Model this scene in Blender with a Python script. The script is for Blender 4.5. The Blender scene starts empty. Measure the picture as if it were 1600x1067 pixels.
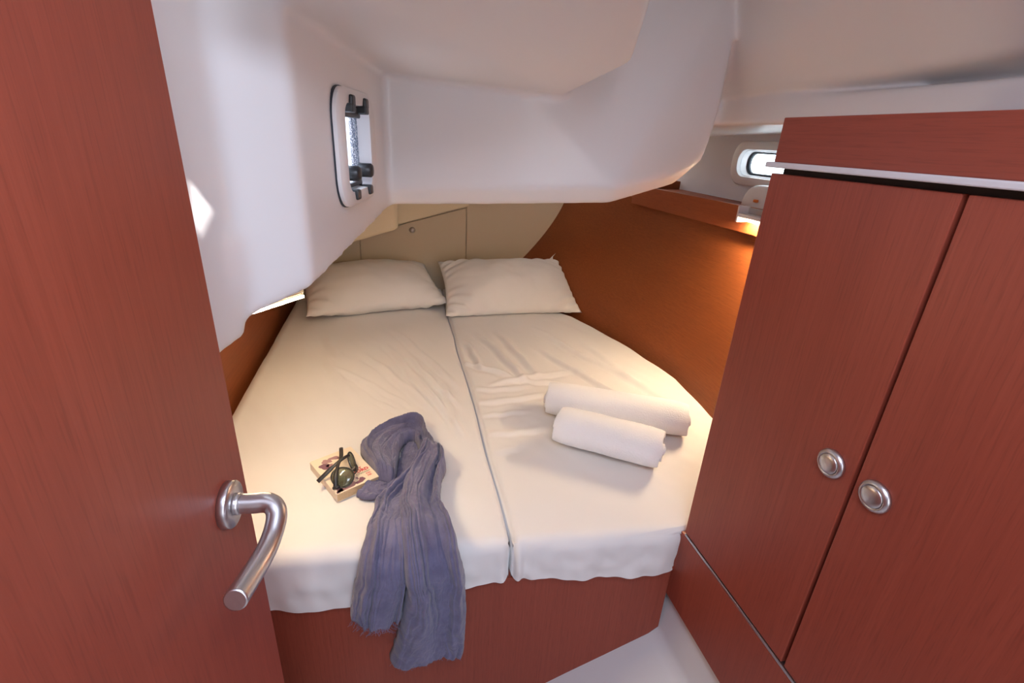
import bpy, bmesh, math, random
import numpy as np
from mathutils import Vector, Matrix, noise

S = bpy.context.scene
COL = S.collection
random.seed(4)

# ------------------------------------------------------------------ camera
cam_d = bpy.data.cameras.new('camera')
cam_d.sensor_width = 36.0
cam_d.lens = 17.2
cam_d.clip_start = 0.01
cam = bpy.data.objects.new('camera', cam_d)
COL.objects.link(cam)
cam.matrix_world = Matrix(((0.9741, 0.0396, -0.2225, 0.0),
                           (-0.2204, 0.3851, -0.8962, 0.0),
                           (0.0502, 0.9220, 0.3838, 1.53),
                           (0, 0, 0, 1)))
S.camera = cam

# ------------------------------------------------------------------ world, lights, exposure
world = bpy.data.worlds.new('overcast_sky')
S.world = world
world.use_nodes = True
bg = world.node_tree.nodes['Background']
bg.inputs['Color'].default_value = (0.82, 0.89, 1.0, 1)
bg.inputs['Strength'].default_value = 6.0


def area(name, loc, target, sx, sy, power, col, spread=180):
    d = bpy.data.lights.new(name, 'AREA')
    d.shape = 'RECTANGLE'
    d.size = sx
    d.size_y = sy
    d.energy = power
    d.color = col
    d.spread = math.radians(spread)
    o = bpy.data.objects.new(name, d)
    COL.objects.link(o)
    o.location = loc
    o.rotation_euler = (Vector(target) - Vector(loc)).to_track_quat('-Z', 'Y').to_euler()
    return o


area('companionway_daylight', (0.35, -1.6, 1.35), (0.15, 1.2, 1.2), 0.9, 1.2, 12.0, (0.84, 0.89, 1.0))
area('hatch_daylight', (0.08, -0.13, 1.965), (0.08, -0.05, 0.0), 0.42, 0.48, 12.5, (0.70, 0.80, 1.0))

sun_d = bpy.data.lights.new('sun', 'SUN')
sun_d.energy = 9.0
sun_d.angle = math.radians(0.6)
sun_d.color = (1.0, 0.97, 0.95)
sun = bpy.data.objects.new('sun', sun_d)
COL.objects.link(sun)
SUN_DIR = Vector((-0.36, 0.93, -0.68))
sun.rotation_euler = SUN_DIR.to_track_quat('-Z', 'Y').to_euler()

S.view_settings.view_transform = 'Standard'
S.view_settings.look = 'None'
S.view_settings.gamma = 1.0
S.view_settings.use_curve_mapping = False
S.view_settings.exposure = 0.11

# ------------------------------------------------------------------ materials
def mat_new(name):
    m = bpy.data.materials.new(name)
    m.use_nodes = True
    nt = m.node_tree
    return m, nt, nt.nodes['Principled BSDF']


def plain(name, col, rough=0.5, metal=0.0, coat=0.0, bump=0.0, bscale=200.0, var=0.0, vscale=8.0, sheen=0.0, sss=0.0):
    m, nt, b = mat_new(name)
    b.inputs['Base Color'].default_value = (*col, 1)
    b.inputs['Roughness'].default_value = rough
    b.inputs['Metallic'].default_value = metal
    b.inputs['Coat Weight'].default_value = coat
    if sheen:
        b.inputs['Sheen Weight'].default_value = sheen
    N = nt.nodes.new
    tc = N('ShaderNodeTexCoord')
    if var:
        n = N('ShaderNodeTexNoise')
        n.inputs['Scale'].default_value = vscale
        n.inputs['Detail'].default_value = 4
        nt.links.new(tc.outputs['Object'], n.inputs['Vector'])
        r = N('ShaderNodeValToRGB')
        r.color_ramp.elements[0].position = 0.3
        r.color_ramp.elements[1].position = 0.7
        r.color_ramp.elements[0].color = (*[c * (1 - var) for c in col], 1)
        r.color_ramp.elements[1].color = (*[min(1, c * (1 + var)) for c in col], 1)
        nt.links.new(n.outputs['Fac'], r.inputs['Fac'])
        nt.links.new(r.outputs['Color'], b.inputs['Base Color'])
    if bump:
        n2 = N('ShaderNodeTexNoise')
        n2.inputs['Scale'].default_value = bscale
        n2.inputs['Detail'].default_value = 3
        nt.links.new(tc.outputs['Object'], n2.inputs['Vector'])
        bp = N('ShaderNodeBump')
        bp.inputs['Strength'].default_value = bump
        bp.inputs['Distance'].default_value = 0.002
        nt.links.new(n2.outputs['Fac'], bp.inputs['Height'])
        nt.links.new(bp.outputs['Normal'], b.inputs['Normal'])
    return m


def wood(name, dark, mid, light, axis='Z', rough=0.44, coat=0.15, rot=0.0):
    """fine straight-grained mahogany veneer, grain running along axis"""
    m, nt, b = mat_new(name)
    N = nt.nodes.new
    L = nt.links.new
    tc = N('ShaderNodeTexCoord')
    st = {'X': (1.6, 120, 120), 'Y': (120, 1.6, 120), 'Z': (120, 120, 1.6)}[axis]
    mp = N('ShaderNodeMapping')
    mp.inputs['Scale'].default_value = st
    L(tc.outputs['Object'], mp.inputs['Vector'])
    n1 = N('ShaderNodeTexNoise')
    n1.inputs['Scale'].default_value = 1.6
    n1.inputs['Detail'].default_value = 6
    n1.inputs['Roughness'].default_value = 0.62
    n1.inputs['Distortion'].default_value = 0.25
    L(mp.outputs['Vector'], n1.inputs['Vector'])
    mp2 = N('ShaderNodeMapping')
    mp2.inputs['Scale'].default_value = tuple(5.0 if s > 10 else 0.5 for s in st)
    L(tc.outputs['Object'], mp2.inputs['Vector'])
    n2 = N('ShaderNodeTexNoise')
    n2.inputs['Scale'].default_value = 1.5
    n2.inputs['Detail'].default_value = 3
    L(mp2.outputs['Vector'], n2.inputs['Vector'])
    # short pores along the grain
    mp3 = N('ShaderNodeMapping')
    mp3.inputs['Scale'].default_value = tuple(420.0 if s > 10 else 22.0 for s in st)
    L(tc.outputs['Object'], mp3.inputs['Vector'])
    n3 = N('ShaderNodeTexNoise')
    n3.inputs['Scale'].default_value = 1.0
    n3.inputs['Detail'].default_value = 1
    L(mp3.outputs['Vector'], n3.inputs['Vector'])
    mix = N('ShaderNodeMath')
    mix.operation = 'MULTIPLY_ADD'
    mix.inputs[1].default_value = 0.6
    L(n1.outputs['Fac'], mix.inputs[0])
    sc = N('ShaderNodeMath')
    sc.operation = 'MULTIPLY'
    sc.inputs[1].default_value = 0.4
    L(n2.outputs['Fac'], sc.inputs[0])
    L(sc.outputs[0], mix.inputs[2])
    rp = N('ShaderNodeValToRGB')
    e = rp.color_ramp.elements
    e[0].position = 0.30
    e[0].color = (*dark, 1)
    e[1].position = 0.70
    e[1].color = (*light, 1)
    k = e.new(0.5)
    k.color = (*mid, 1)
    L(mix.outputs[0], rp.inputs['Fac'])
    pr = N('ShaderNodeValToRGB')
    pr.color_ramp.elements[0].position = 0.30
    pr.color_ramp.elements[0].color = (0.86, 0.86, 0.86, 1)
    pr.color_ramp.elements[1].position = 0.45
    pr.color_ramp.elements[1].color = (1, 1, 1, 1)
    L(n3.outputs['Fac'], pr.inputs['Fac'])
    mx = N('ShaderNodeMix')
    mx.data_type = 'RGBA'
    mx.blend_type = 'MULTIPLY'
    mx.inputs['Factor'].default_value = 1.0
    L(rp.outputs['Color'], mx.inputs[6])
    L(pr.outputs['Color'], mx.inputs[7])
    L(mx.outputs[2], b.inputs['Base Color'])
    b.inputs['Roughness'].default_value = rough
    b.inputs['Specular IOR Level'].default_value = 0.3
    b.inputs['Coat Weight'].default_value = coat
    b.inputs['Coat Roughness'].default_value = 0.45
    return m


M = {}
RED = ((0.245, 0.047, 0.026), (0.285, 0.056, 0.031), (0.330, 0.068, 0.038))
M['wood_v'] = wood('mahogany_upright_grain', *RED, axis='Z')
M['wood_y'] = wood('mahogany_level_grain', *RED, axis='Y')
M['wood_hull'] = wood('mahogany_hull_veneer', (0.21, 0.053, 0.013), (0.26, 0.068, 0.017), (0.31, 0.086, 0.022), axis='Y', rough=0.5, coat=0.05)
M['wood_x'] = wood('mahogany_front_grain', *RED, axis='Z', rough=0.5, coat=0.1)
M['gelcoat'] = plain('white_gelcoat', (0.80, 0.775, 0.765), rough=0.38, coat=0.15)
M['floor'] = plain('white_floor_pan', (0.72, 0.71, 0.71), rough=0.4)
M['lining'] = plain('grey_hull_lining', (0.74, 0.73, 0.76), rough=0.85, bump=0.2, bscale=400)
M['vinyl'] = plain('beige_panel', (0.66, 0.545, 0.385), rough=0.6)
M['ivory'] = plain('ivory_gelcoat', (0.80, 0.68, 0.46), rough=0.5)
M['seam'] = plain('dark_shadow_gap', (0.03, 0.02, 0.015), rough=0.9)
M['alu'] = plain('satin_aluminium', (0.62, 0.61, 0.62), rough=0.32, metal=1.0)
M['nickel'] = plain('brushed_nickel', (0.62, 0.61, 0.62), rough=0.34, metal=1.0)
M['white_trim'] = plain('white_painted_trim', (0.66, 0.63, 0.64), rough=0.4)
M['sheet'] = plain('white_cotton_sheet', (0.80, 0.775, 0.755), rough=0.85, bump=0.06, bscale=900, sheen=0.1)
M['pillow'] = plain('white_cotton_pillowcase', (0.80, 0.77, 0.73), rough=0.85, bump=0.08, bscale=700, sheen=0.1)
M['black'] = plain('black_plastic', (0.018, 0.018, 0.02), rough=0.38)
M['rubber'] = plain('black_rubber', (0.02, 0.025, 0.035), rough=0.5)
M['paper'] = plain('book_pages', (0.62, 0.43, 0.24), rough=0.8, var=0.15, vscale=500)
M['cover'] = plain('cream_book_cover', (0.80, 0.68, 0.52), rough=0.4)
M['print_red'] = plain('red_print', (0.62, 0.05, 0.05), rough=0.4)
M['print_pink'] = plain('pink_print', (0.72, 0.18, 0.15), rough=0.4)
M['print_olive'] = plain('olive_print', (0.25, 0.22, 0.11), rough=0.4)
M['print_plum'] = plain('plum_print', (0.17, 0.06, 0.10), rough=0.4)
M['print_mauve'] = plain('mauve_print', (0.36, 0.19, 0.20), rough=0.4)
M['plastic_white'] = plain('white_soft_plastic', (0.78, 0.75, 0.74), rough=0.35)
M['orange'] = plain('orange_tab', (0.85, 0.22, 0.03), rough=0.5)


def towel_mat():
    m, nt, b = mat_new('white_terry')
    N = nt.nodes.new
    L = nt.links.new
    b.inputs['Base Color'].default_value = (0.88, 0.87, 0.87, 1)
    b.inputs['Roughness'].default_value = 0.95
    b.inputs['Sheen Weight'].default_value = 0.3
    tc = N('ShaderNodeTexCoord')
    n = N('ShaderNodeTexNoise')
    n.inputs['Scale'].default_value = 260
    n.inputs['Detail'].default_value = 4
    L(tc.outputs['Object'], n.inputs['Vector'])
    bp = N('ShaderNodeBump')
    bp.inputs['Strength'].default_value = 0.6
    bp.inputs['Distance'].default_value = 0.003
    L(n.outputs['Fac'], bp.inputs['Height'])
    L(bp.outputs['Normal'], b.inputs['Normal'])
    return m


M['towel'] = towel_mat()


def scarf_mat():
    m, nt, b = mat_new('slate_blue_gauze')
    N = nt.nodes.new
    L = nt.links.new
    tc = N('ShaderNodeTexCoord')
    n = N('ShaderNodeTexNoise')
    n.inputs['Scale'].default_value = 18
    n.inputs['Detail'].default_value = 8
    n.inputs['Roughness'].default_value = 0.7
    L(tc.outputs['Object'], n.inputs['Vector'])
    r = N('ShaderNodeValToRGB')
    r.color_ramp.elements[0].position = 0.3
    r.color_ramp.elements[0].color = (0.098, 0.094, 0.170, 1)
    r.color_ramp.elements[1].position = 0.72
    r.color_ramp.elements[1].color = (0.185, 0.176, 0.285, 1)
    L(n.outputs['Fac'], r.inputs['Fac'])
    L(r.outputs['Color'], b.inputs['Base Color'])
    b.inputs['Roughness'].default_value = 0.95
    b.inputs['Sheen Weight'].default_value = 0.25
    n2 = N('ShaderNodeTexNoise')
    n2.inputs['Scale'].default_value = 650
    n2.inputs['Detail'].default_value = 2
    L(tc.outputs['Object'], n2.inputs['Vector'])
    bp = N('ShaderNodeBump')
    bp.inputs['Strength'].default_value = 0.5
    bp.inputs['Distance'].default_value = 0.0015
    L(n2.outputs['Fac'], bp.inputs['Height'])
    L(bp.outputs['Normal'], b.inputs['Normal'])
    return m


M['scarf'] = scarf_mat()


def emit(name, col, strength):
    m = bpy.data.materials.new(name)
    m.use_nodes = True
    nt = m.node_tree
    nt.nodes.clear()
    e = nt.nodes.new('ShaderNodeEmission')
    e.inputs['Color'].default_value = (*col, 1)
    e.inputs['Strength'].default_value = strength
    o = nt.nodes.new('ShaderNodeOutputMaterial')
    nt.links.new(e.outputs[0], o.inputs[0])
    return m


M['led_warm'] = emit('warm_led_lens', (1.0, 0.76, 0.46), 135.0)
M['led_glow'] = emit('warm_led_diffuser', (1.0, 0.80, 0.55), 9.0)
M['led_warm_r'] = emit('warm_led_tube', (1.0, 0.77, 0.48), 420.0)


def pane_mat(name, tint, wet):
    m = bpy.data.materials.new(name)
    m.use_nodes = True
    nt = m.node_tree
    nt.nodes.clear()
    N = nt.nodes.new
    L = nt.links.new
    o = N('ShaderNodeOutputMaterial')
    tr = N('ShaderNodeBsdfTransparent')
    tr.inputs['Color'].default_value = (*tint, 1)
    gl = N('ShaderNodeBsdfGlossy')
    gl.inputs['Roughness'].default_value = 0.05
    mx = N('ShaderNodeMixShader')
    mx.inputs[0].default_value = 0.06
    L(tr.outputs[0], mx.inputs[1])
    L(gl.outputs[0], mx.inputs[2])
    if wet:
        # water droplets on the outer half of the glass
        tc = N('ShaderNodeTexCoord')
        v = N('ShaderNodeTexVoronoi')
        v.inputs['Scale'].default_value = 260
        L(tc.outputs['Object'], v.inputs['Vector'])
        r = N('ShaderNodeValToRGB')
        r.color_ramp.elements[0].position = 0.25
        r.color_ramp.elements[0].color = (1, 1, 1, 1)
        r.color_ramp.elements[1].position = 0.6
        r.color_ramp.elements[1].color = (0.20, 0.25, 0.33, 1)
        L(v.outputs['Distance'], r.inputs['Fac'])
        sep = N('ShaderNodeSeparateXYZ')
        L(tc.outputs['Object'], sep.inputs[0])
        far = N('ShaderNodeMath')
        far.operation = 'GREATER_THAN'
        far.inputs[1].default_value = 1.165
        L(sep.outputs['Y'], far.inputs[0])
        wm = N('ShaderNodeMix')
        wm.data_type = 'RGBA'
        wm.inputs[6].default_value = (*tint, 1)
        L(far.outputs[0], wm.inputs['Factor'])
        L(r.outputs['Color'], wm.inputs[7])
        L(wm.outputs[2], tr.inputs['Color'])
    L(mx.outputs[0], o.inputs[0])
    return m


M['pane'] = pane_mat('window_glass', (0.93, 0.98, 0.98), False)
M['pane_wet'] = pane_mat('wet_window_glass', (0.9, 0.95, 1.0), True)


def lens_mat():
    m, nt, b = mat_new('green_grey_lens')
    b.inputs['Base Color'].default_value = (0.10, 0.105, 0.06, 1)
    b.inputs['Roughness'].default_value = 0.08
    b.inputs['Alpha'].default_value = 0.72
    b.inputs['Coat Weight'].default_value = 0.5
    return m


M['lens'] = lens_mat()

# ------------------------------------------------------------------ mesh helpers
def link(name, me, mat=None, parent=None, smooth=False):
    o = bpy.data.objects.new(name, me)
    COL.objects.link(o)
    if mat is not None:
        me.materials.append(M[mat] if isinstance(mat, str) else mat)
    if parent is not None:
        o.parent = parent
    if smooth:
        me.polygons.foreach_set('use_smooth', [True] * len(me.polygons))
    return o


def pyd(name, v, f, mat=None, parent=None, smooth=False):
    me = bpy.data.meshes.new(name)
    me.from_pydata([tuple(map(float, p)) for p in v], [], f)
    me.update()
    bm = bmesh.new()
    bm.from_mesh(me)
    bmesh.ops.recalc_face_normals(bm, faces=bm.faces)
    bm.to_mesh(me)
    bm.free()
    return link(name, me, mat, parent, smooth)


def frombm(name, bm, mat=None, parent=None, smooth=False):
    me = bpy.data.meshes.new(name)
    bmesh.ops.recalc_face_normals(bm, faces=bm.faces)
    bm.to_mesh(me)
    bm.free()
    return link(name, me, mat, parent, smooth)


def root(name, loc, label, cat, group=None):
    o = bpy.data.objects.new(name, None)
    COL.objects.link(o)
    o.empty_display_size = 0.05
    tag(o, label, cat, group)
    return o


def tag(o, label, cat, group=None):
    o['label'] = label
    o['category'] = cat
    if group:
        o['group'] = group
    return o


def struct(o, label):
    o['kind'] = 'structure'
    o['label'] = label
    return o


def hull(bm, pts):
    vs = [bm.verts.new(p) for p in pts]
    r = bmesh.ops.convex_hull(bm, input=vs)
    dead = [g for g in r['geom_interior'] if isinstance(g, bmesh.types.BMVert)]
    dead += [g for g in r['geom_unused'] if isinstance(g, bmesh.types.BMVert)]
    if dead:
        bmesh.ops.delete(bm, geom=list(set(dead)), context='VERTS')


def prism(bm, poly, z0, z1):
    """convex XY polygon, heights given as numbers or one per corner"""
    n = len(poly)
    a = z0 if isinstance(z0, (list, tuple)) else [z0] * n
    b = z1 if isinstance(z1, (list, tuple)) else [z1] * n
    hull(bm, [(p[0], p[1], a[i]) for i, p in enumerate(poly)] + [(p[0], p[1], b[i]) for i, p in enumerate(poly)])


def box(bm, x0, x1, y0, y1, z0, z1, bev=0.0, seg=2):
    r = bmesh.ops.create_cube(bm, size=1.0)
    vs = r['verts']
    for v in vs:
        v.co = Vector(((x0 + x1) / 2 + v.co.x * (x1 - x0), (y0 + y1) / 2 + v.co.y * (y1 - y0), (z0 + z1) / 2 + v.co.z * (z1 - z0)))
    if bev:
        es = {e for v in vs for e in v.link_edges}
        bmesh.ops.bevel(bm, geom=list(es), offset=bev, segments=seg, profile=0.5, affect='EDGES')


def boxo(name, x0, x1, y0, y1, z0, z1, mat, parent=None, bev=0.002, seg=2):
    bm = bmesh.new()
    box(bm, x0, x1, y0, y1, z0, z1, bev, seg)
    return frombm(name, bm, mat, parent)


class Frame:
    """local axes u, v, n at an origin"""
    def __init__(s, o, u, v, n):
        s.o, s.u, s.v, s.n = map(Vector, (o, u, v, n))

    def p(s, a, b, c=0.0):
        return s.o + s.u * a + s.v * b + s.n * c


def rrect(hu, hv, r, seg=8):
    out = []
    for k, (cx, cy) in enumerate(((hu - r, hv - r), (-hu + r, hv - r), (-hu + r, -hv + r), (hu - r, -hv + r))):
        for i in range(seg + 1):
            a = math.pi / 2 * (k + i / seg)
            out.append((cx + r * math.cos(a), cy + r * math.sin(a)))
    return out


def loops(name, fr, rings, mat, parent=None, smooth=True, cap0=False, cap1=False, closed=False):
    """rings: list of (list of (u, v), n) of equal length; skins between consecutive rings"""
    v, f = [], []
    n = len(rings[0][0])
    for pts, h in rings:
        v += [fr.p(a, b, h) for a, b in pts]
    R = len(rings)
    for k in range(R if closed else R - 1):
        for i in range(n):
            j = (i + 1) % n
            k2 = (k + 1) % R
            f.append((k * n + i, k * n + j, k2 * n + j, k2 * n + i))
    if cap0:
        f.append(tuple(range(n)))
    if cap1:
        f.append(tuple((R - 1) * n + i for i in range(n)))
    o = pyd(name, v, f, mat, parent, smooth)
    return o


def tube(name, path, rad, mat, parent=None, seg=12, smooth=True, flat=1.0, updir=None):
    """tube along 3D points, rad number or list; flat squeezes the section along the updir axis"""
    P = [Vector(p) for p in path]
    n = len(P)
    v, f = [], []
    prev = None
    for i, p in enumerate(P):
        t = (P[min(n - 1, i + 1)] - P[max(0, i - 1)]).normalized()
        if updir is not None:
            a = (Vector(updir) - t * Vector(updir).dot(t)).normalized()
        elif prev is None:
            a = t.orthogonal().normalized()
        else:
            a = (prev - t * prev.dot(t)).normalized()
        prev = a
        b = t.cross(a)
        r = rad[i] if isinstance(rad, (list, tuple)) else rad
        for k in range(seg):
            an = 2 * math.pi * k / seg
            v.append(p + a * (math.cos(an) * r * flat) + b * (math.sin(an) * r))
    for i in range(n - 1):
        for k in range(seg):
            f.append((i * seg + k, i * seg + (k + 1) % seg, (i + 1) * seg + (k + 1) % seg, (i + 1) * seg + k))
    f.append(tuple(range(seg)))
    f.append(tuple((n - 1) * seg + k for k in range(seg)))
    return pyd(name, v, f, mat, parent, smooth)


def smooth_path(pts, n):
    """Catmull-Rom through pts"""
    P = [Vector(p) for p in pts]
    P = [P[0] * 2 - P[1]] + P + [P[-1] * 2 - P[-2]]
    out = []
    m = len(P) - 3
    for i in range(n):
        t = i / (n - 1) * m
        k = min(int(t), m - 1)
        u = t - k
        a, b, c, d = P[k:k + 4]
        out.append(0.5 * ((2 * b) + (c - a) * u + (2 * a - 5 * b + 4 * c - d) * u * u + (3 * b - a - 3 * c + d) * u ** 3))
    return out


def lathe(name, fr, prof, mat, parent=None, seg=32, smooth=True, sv=1.0):
    """prof: list of (radius, height along n)"""
    rings = []
    for r, h in prof:
        r = max(r, 1e-5)
        rings.append(([(r * math.cos(2 * math.pi * k / seg), sv * r * math.sin(2 * math.pi * k / seg)) for k in range(seg)], h))
    return loops(name, fr, rings, mat, parent, smooth, cap0=True, cap1=True)


def autosmooth(o, deg=35):
    me = o.data
    me.polygons.foreach_set('use_smooth', [True] * len(me.polygons))
    me.set_sharp_from_angle(angle=math.radians(deg))
    return o


# ------------------------------------------------------------------ the white moulding overhead
ZT = 2.0
bm = bmesh.new()
A, B, Lf = (-0.134, 0.826), (-0.225, 0.769), (-0.278, 0.545)
prism(bm, [A, B, (-0.26, 0.82), (-0.175, 0.88)], [1.285, 1.254, 1.254, 1.285], ZT)
prism(bm, [B, Lf, (-0.335, 0.55), (-0.28, 0.79)], [1.230, 1.222, 1.222, 1.230], ZT)
sa, ca = math.sin(math.radians(11)), math.cos(math.radians(11))


def pw(t, off=0.0):
    return (A[0] + sa * t - ca * off, A[1] + ca * t + sa * off)


TW0, TW1, ZW0, ZW1 = 0.185, 0.415, 1.405, 1.585      # opening of the inner port
zb = lambda t: 1.285 + 0.045 * t / 0.61
prism(bm, [pw(0), pw(TW0), pw(TW0, .055), pw(0, .055)], [zb(0), zb(TW0), zb(TW0), zb(0)], ZT)
prism(bm, [pw(TW1), pw(.64), pw(.64, .055), pw(TW1, .055)], [zb(TW1), zb(.64), zb(.64), zb(TW1)], ZT)
prism(bm, [pw(TW0 - .01), pw(TW1 + .01), pw(TW1 + .01, .055), pw(TW0 - .01, .055)], [zb(TW0), zb(TW1), zb(TW1), zb(TW0)], ZW0)
prism(bm, [pw(TW0 - .01), pw(TW1 + .01), pw(TW1 + .01, .055), pw(TW0 - .01, .055)], ZW1, ZT)
# cockpit sole behind the port
prism(bm, [(-0.27, 0.80), pw(0.0, .05), pw(.63, .05), (-0.70, 1.45), (-0.70, 0.58), (-0.31, 0.58)], [1.275, 1.31, 1.345, 1.26, 1.26, 1.26], 1.385)
prism(bm, [(-0.30, 0.92), (-0.235, 1.03), (-0.28, 1.4), (-0.70, 1.40), (-0.70, 0.80)], 1.222, 1.385)
prism(bm, [(-0.70, 1.36), (-0.10, 1.36), (-0.08, 2.95), (-0.70, 2.95)], [1.26, 1.345, 1.345, 1.26], 1.40)
# big block over the foot of the berth, with a chamfered lower edge
fx = [(-0.10, 1.335), (0.25, 1.352), (0.594, 1.372), (0.80, 1.428), (0.868, 1.50), (0.890, 1.60), (0.905, ZT), (-0.10, ZT)]


def yfac(x):
    return 1.437 - 0.137 * (x + 0.1) / 0.694 if x < 0.594 else 1.30 + 0.04 * (x - 0.594) / 0.3


pts = []
for i, (x, z) in enumerate(fx):
    y = yfac(x)
    if i <= 2:
        pts += [(x, y + 0.035, z), (x, y, z + 0.045)]
    elif i == 3:
        pts += [(x, y + 0.03, z), (x - .01, y, z + 0.03)]
    else:
        pts.append((x, y, z))
    pts.append((x, 2.95, z))
hull(bm, pts)
# hanging bulge of the cabin ceiling
hull(bm, [(-0.16, 0.60, 1.690), (-0.13, 0.852, 1.683), (-0.06, 1.44, 1.668), (0.20, 1.42, 1.648), (0.44, 1.345, 1.638), (0.505, 1.114, 1.690),
          (0.367, 0.772, 1.722), (0.30, 0.60, 1.735)] +
     [(-0.16, 0.60, ZT), (-0.06, 1.46, ZT), (0.47, 1.42, ZT), (0.56, 1.14, ZT), (0.42, 0.78, ZT), (0.33, 0.60, ZT)])
# side deck: sloping ceiling and the band above the hull shelf
farS = [(1.02, 1.662), (0.988, 1.680), (0.965, 1.72), (0.885, 2.0), (0.885, 2.06), (1.14, 2.06), (1.14, 1.662)]
nearS = [(1.085, 1.694), (0.988, 1.714), (0.930, 1.785), (0.72, 2.0), (0.72, 2.06), (1.14, 2.06), (1.14, 1.694)]
hull(bm, [(x, 1.62, z) for x, z in farS] + [(x, 0.25, z) for x, z in nearS])
hull(bm, [(x, 0.30, z) for x, z in nearS] + [(x, -0.6, z) for x, z in nearS])
hull(bm, [(x, y, z) for x in (1.085, 1.15) for y in (-0.6, 1.62) for z in (1.60, 1.85)])
hull(bm, [(0.86, 1.35, z) for z in (1.64, 2.0)] + [(0.893, 1.352, z) for z in (1.64, 2.0)] + [(1.005, 1.53, z) for z in (1.64, 2.0)] + [(1.03, 1.64, z) for z in (1.64, 2.0)] + [(0.86, 1.64, z) for z in (1.64, 2.0)])
hull(bm, [(1.0, -0.6, 1.600), (1.0, 1.62, 1.597), (1.55, -0.6, 1.600), (1.55, 1.62, 1.597), (1.004, -0.6, 1.669), (1.004, 1.62, 1.664), (1.55, -0.6, 1.669), (1.55, 1.62, 1.664)])
hull(bm, [(0.86, 1.50, 1.597), (1.55, 1.50, 1.597), (1.55, 2.95, 1.56), (0.86, 2.95, 1.56), (0.86, 1.50, 2.0), (1.55, 1.50, 2.0), (1.55, 2.95, 2.0), (0.86, 2.95, 2.0)])
# top deck, with the opening of the hatch above the standing room
HX0, HX1, HY0, HY1 = -0.14, 0.30, -0.38, 0.12
for b4 in ((-0.26, HX0, -0.7, 0.62), (HX1, 1.55, -0.7, 0.62), (HX0 - .02, HX1 + .02, -0.7, HY0), (HX0 - .02, HX1 + .02, HY1, 0.62), (-0.14, 1.55, 0.55, 2.95)):
    hull(bm, [(x, y, z) for x in b4[:2] for y in b4[2:] for z in (1.975, 2.06)])
ceil_o = frombm('ceiling', bm, 'gelcoat', None)
md = ceil_o.modifiers.new('fuse', 'REMESH')
md.mode = 'VOXEL'
md.voxel_size = 0.0068
md.use_smooth_shade = True
md = ceil_o.modifiers.new('fair', 'SMOOTH')
md.factor = 0.5
md.iterations = 24
# unseen plate added across the overhead hatch, its hole cut to shape the sun patch
frK = Frame((0, 0, 1.985), (1, 0, 0), (0, 1, 0), (0, 0, 1))
ho = [(-0.16, -0.40), (0.32, -0.40), (0.32, 0.14), (-0.16, 0.14)]
hi_ = [(0.055, -0.085), (0.0715, -0.118), (0.065, -0.040), (0.035, -0.0195)]
struct(loops('ceiling_sun_mask', frK, [(ho, 0), (ho, .003), (hi_, .003), (hi_, 0)], 'lining', smooth=False, closed=True), 'unseen plate added in the overhead hatch to shape the sun patch')
struct(ceil_o, 'white moulded fibreglass ceiling with a deep block over the berth')

# ------------------------------------------------------------------ hull sides and aft panel
def interp(x, xs, ys):
    return float(np.interp(x, xs, ys))


def solid_sheet(name, grid, thick_vec, mat, parent=None, smooth=True):
    """grid: rows of points; closed slab by offsetting with thick_vec"""
    R, Cn = len(grid), len(grid[0])
    v = [Vector(p) for row in grid for p in row]
    off = Vector(thick_vec)
    m = len(v)
    v = v + [p + off for p in v]
    f = []
    for r in range(R - 1):
        for c in range(Cn - 1):
            a, b, d, e = r * Cn + c, r * Cn + c + 1, (r + 1) * Cn + c + 1, (r + 1) * Cn + c
            f.append((a, b, d, e))
            f.append((m + a, m + e, m + d, m + b))
    rim = [c for c in range(Cn)] + [r * Cn + Cn - 1 for r in range(1, R)] + [(R - 1) * Cn + c for c in range(Cn - 2, -1, -1)] + [r * Cn for r in range(R - 2, 0, -1)]
    for i in range(len(rim)):
        a, b = rim[i], rim[(i + 1) % len(rim)]
        f.append((b, a, m + a, m + b))
    o = pyd(name, v, f, mat, parent, smooth)
    if smooth:
        autosmooth(o, 40)
    return o


XB_Y = [0.70, 1.32, 1.60, 1.90, 2.10, 2.33, 2.60, 2.86]
XB_X = [1.06, 1.095, 1.118, 1.070, 1.020, 0.945, 0.760, 0.520]
XT_Y = [0.70, 1.44, 2.21, 2.86]
XT_X = [1.235, 1.232, 1.175, 0.990]


def sm(x, xs, ys):
    return sum(interp(x + d, xs, ys) for d in (-.12, -.06, 0, .06, .12)) / 5


grid = []
for i in range(44):
    y = 0.70 + 2.17 * i / 43
    row = []
    for j in range(25):
        tau = -0.50 + 1.52 * j / 24
        z = 0.68 + 0.60 * tau
        g = 1 - (1 - min(max(tau, 0), 1)) ** 1.55
        xb, xt = sm(y, XB_Y, XB_X), sm(y, XT_Y, XT_X)
        row.append((xb + (xt - xb) * g, y, z))
    grid.append(row)
o = solid_sheet('wall_right', grid, (0.03, 0, 0), 'wood_hull')
struct(o, 'curved orange-brown mahogany veneer panel along the hull side')

grid = []
for i in range(8):
    y = 0.60 + 2.26 * i / 7
    grid.append([(-0.555 - 0.03 * (j / 6), y, 0.40 + 1.0 * j / 6) for j in range(7)])
o = solid_sheet('wall_left', grid, (-0.03, 0, 0), 'wood_hull')
struct(o, 'brown mahogany veneer panel beside the left edge of the berth')

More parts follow.
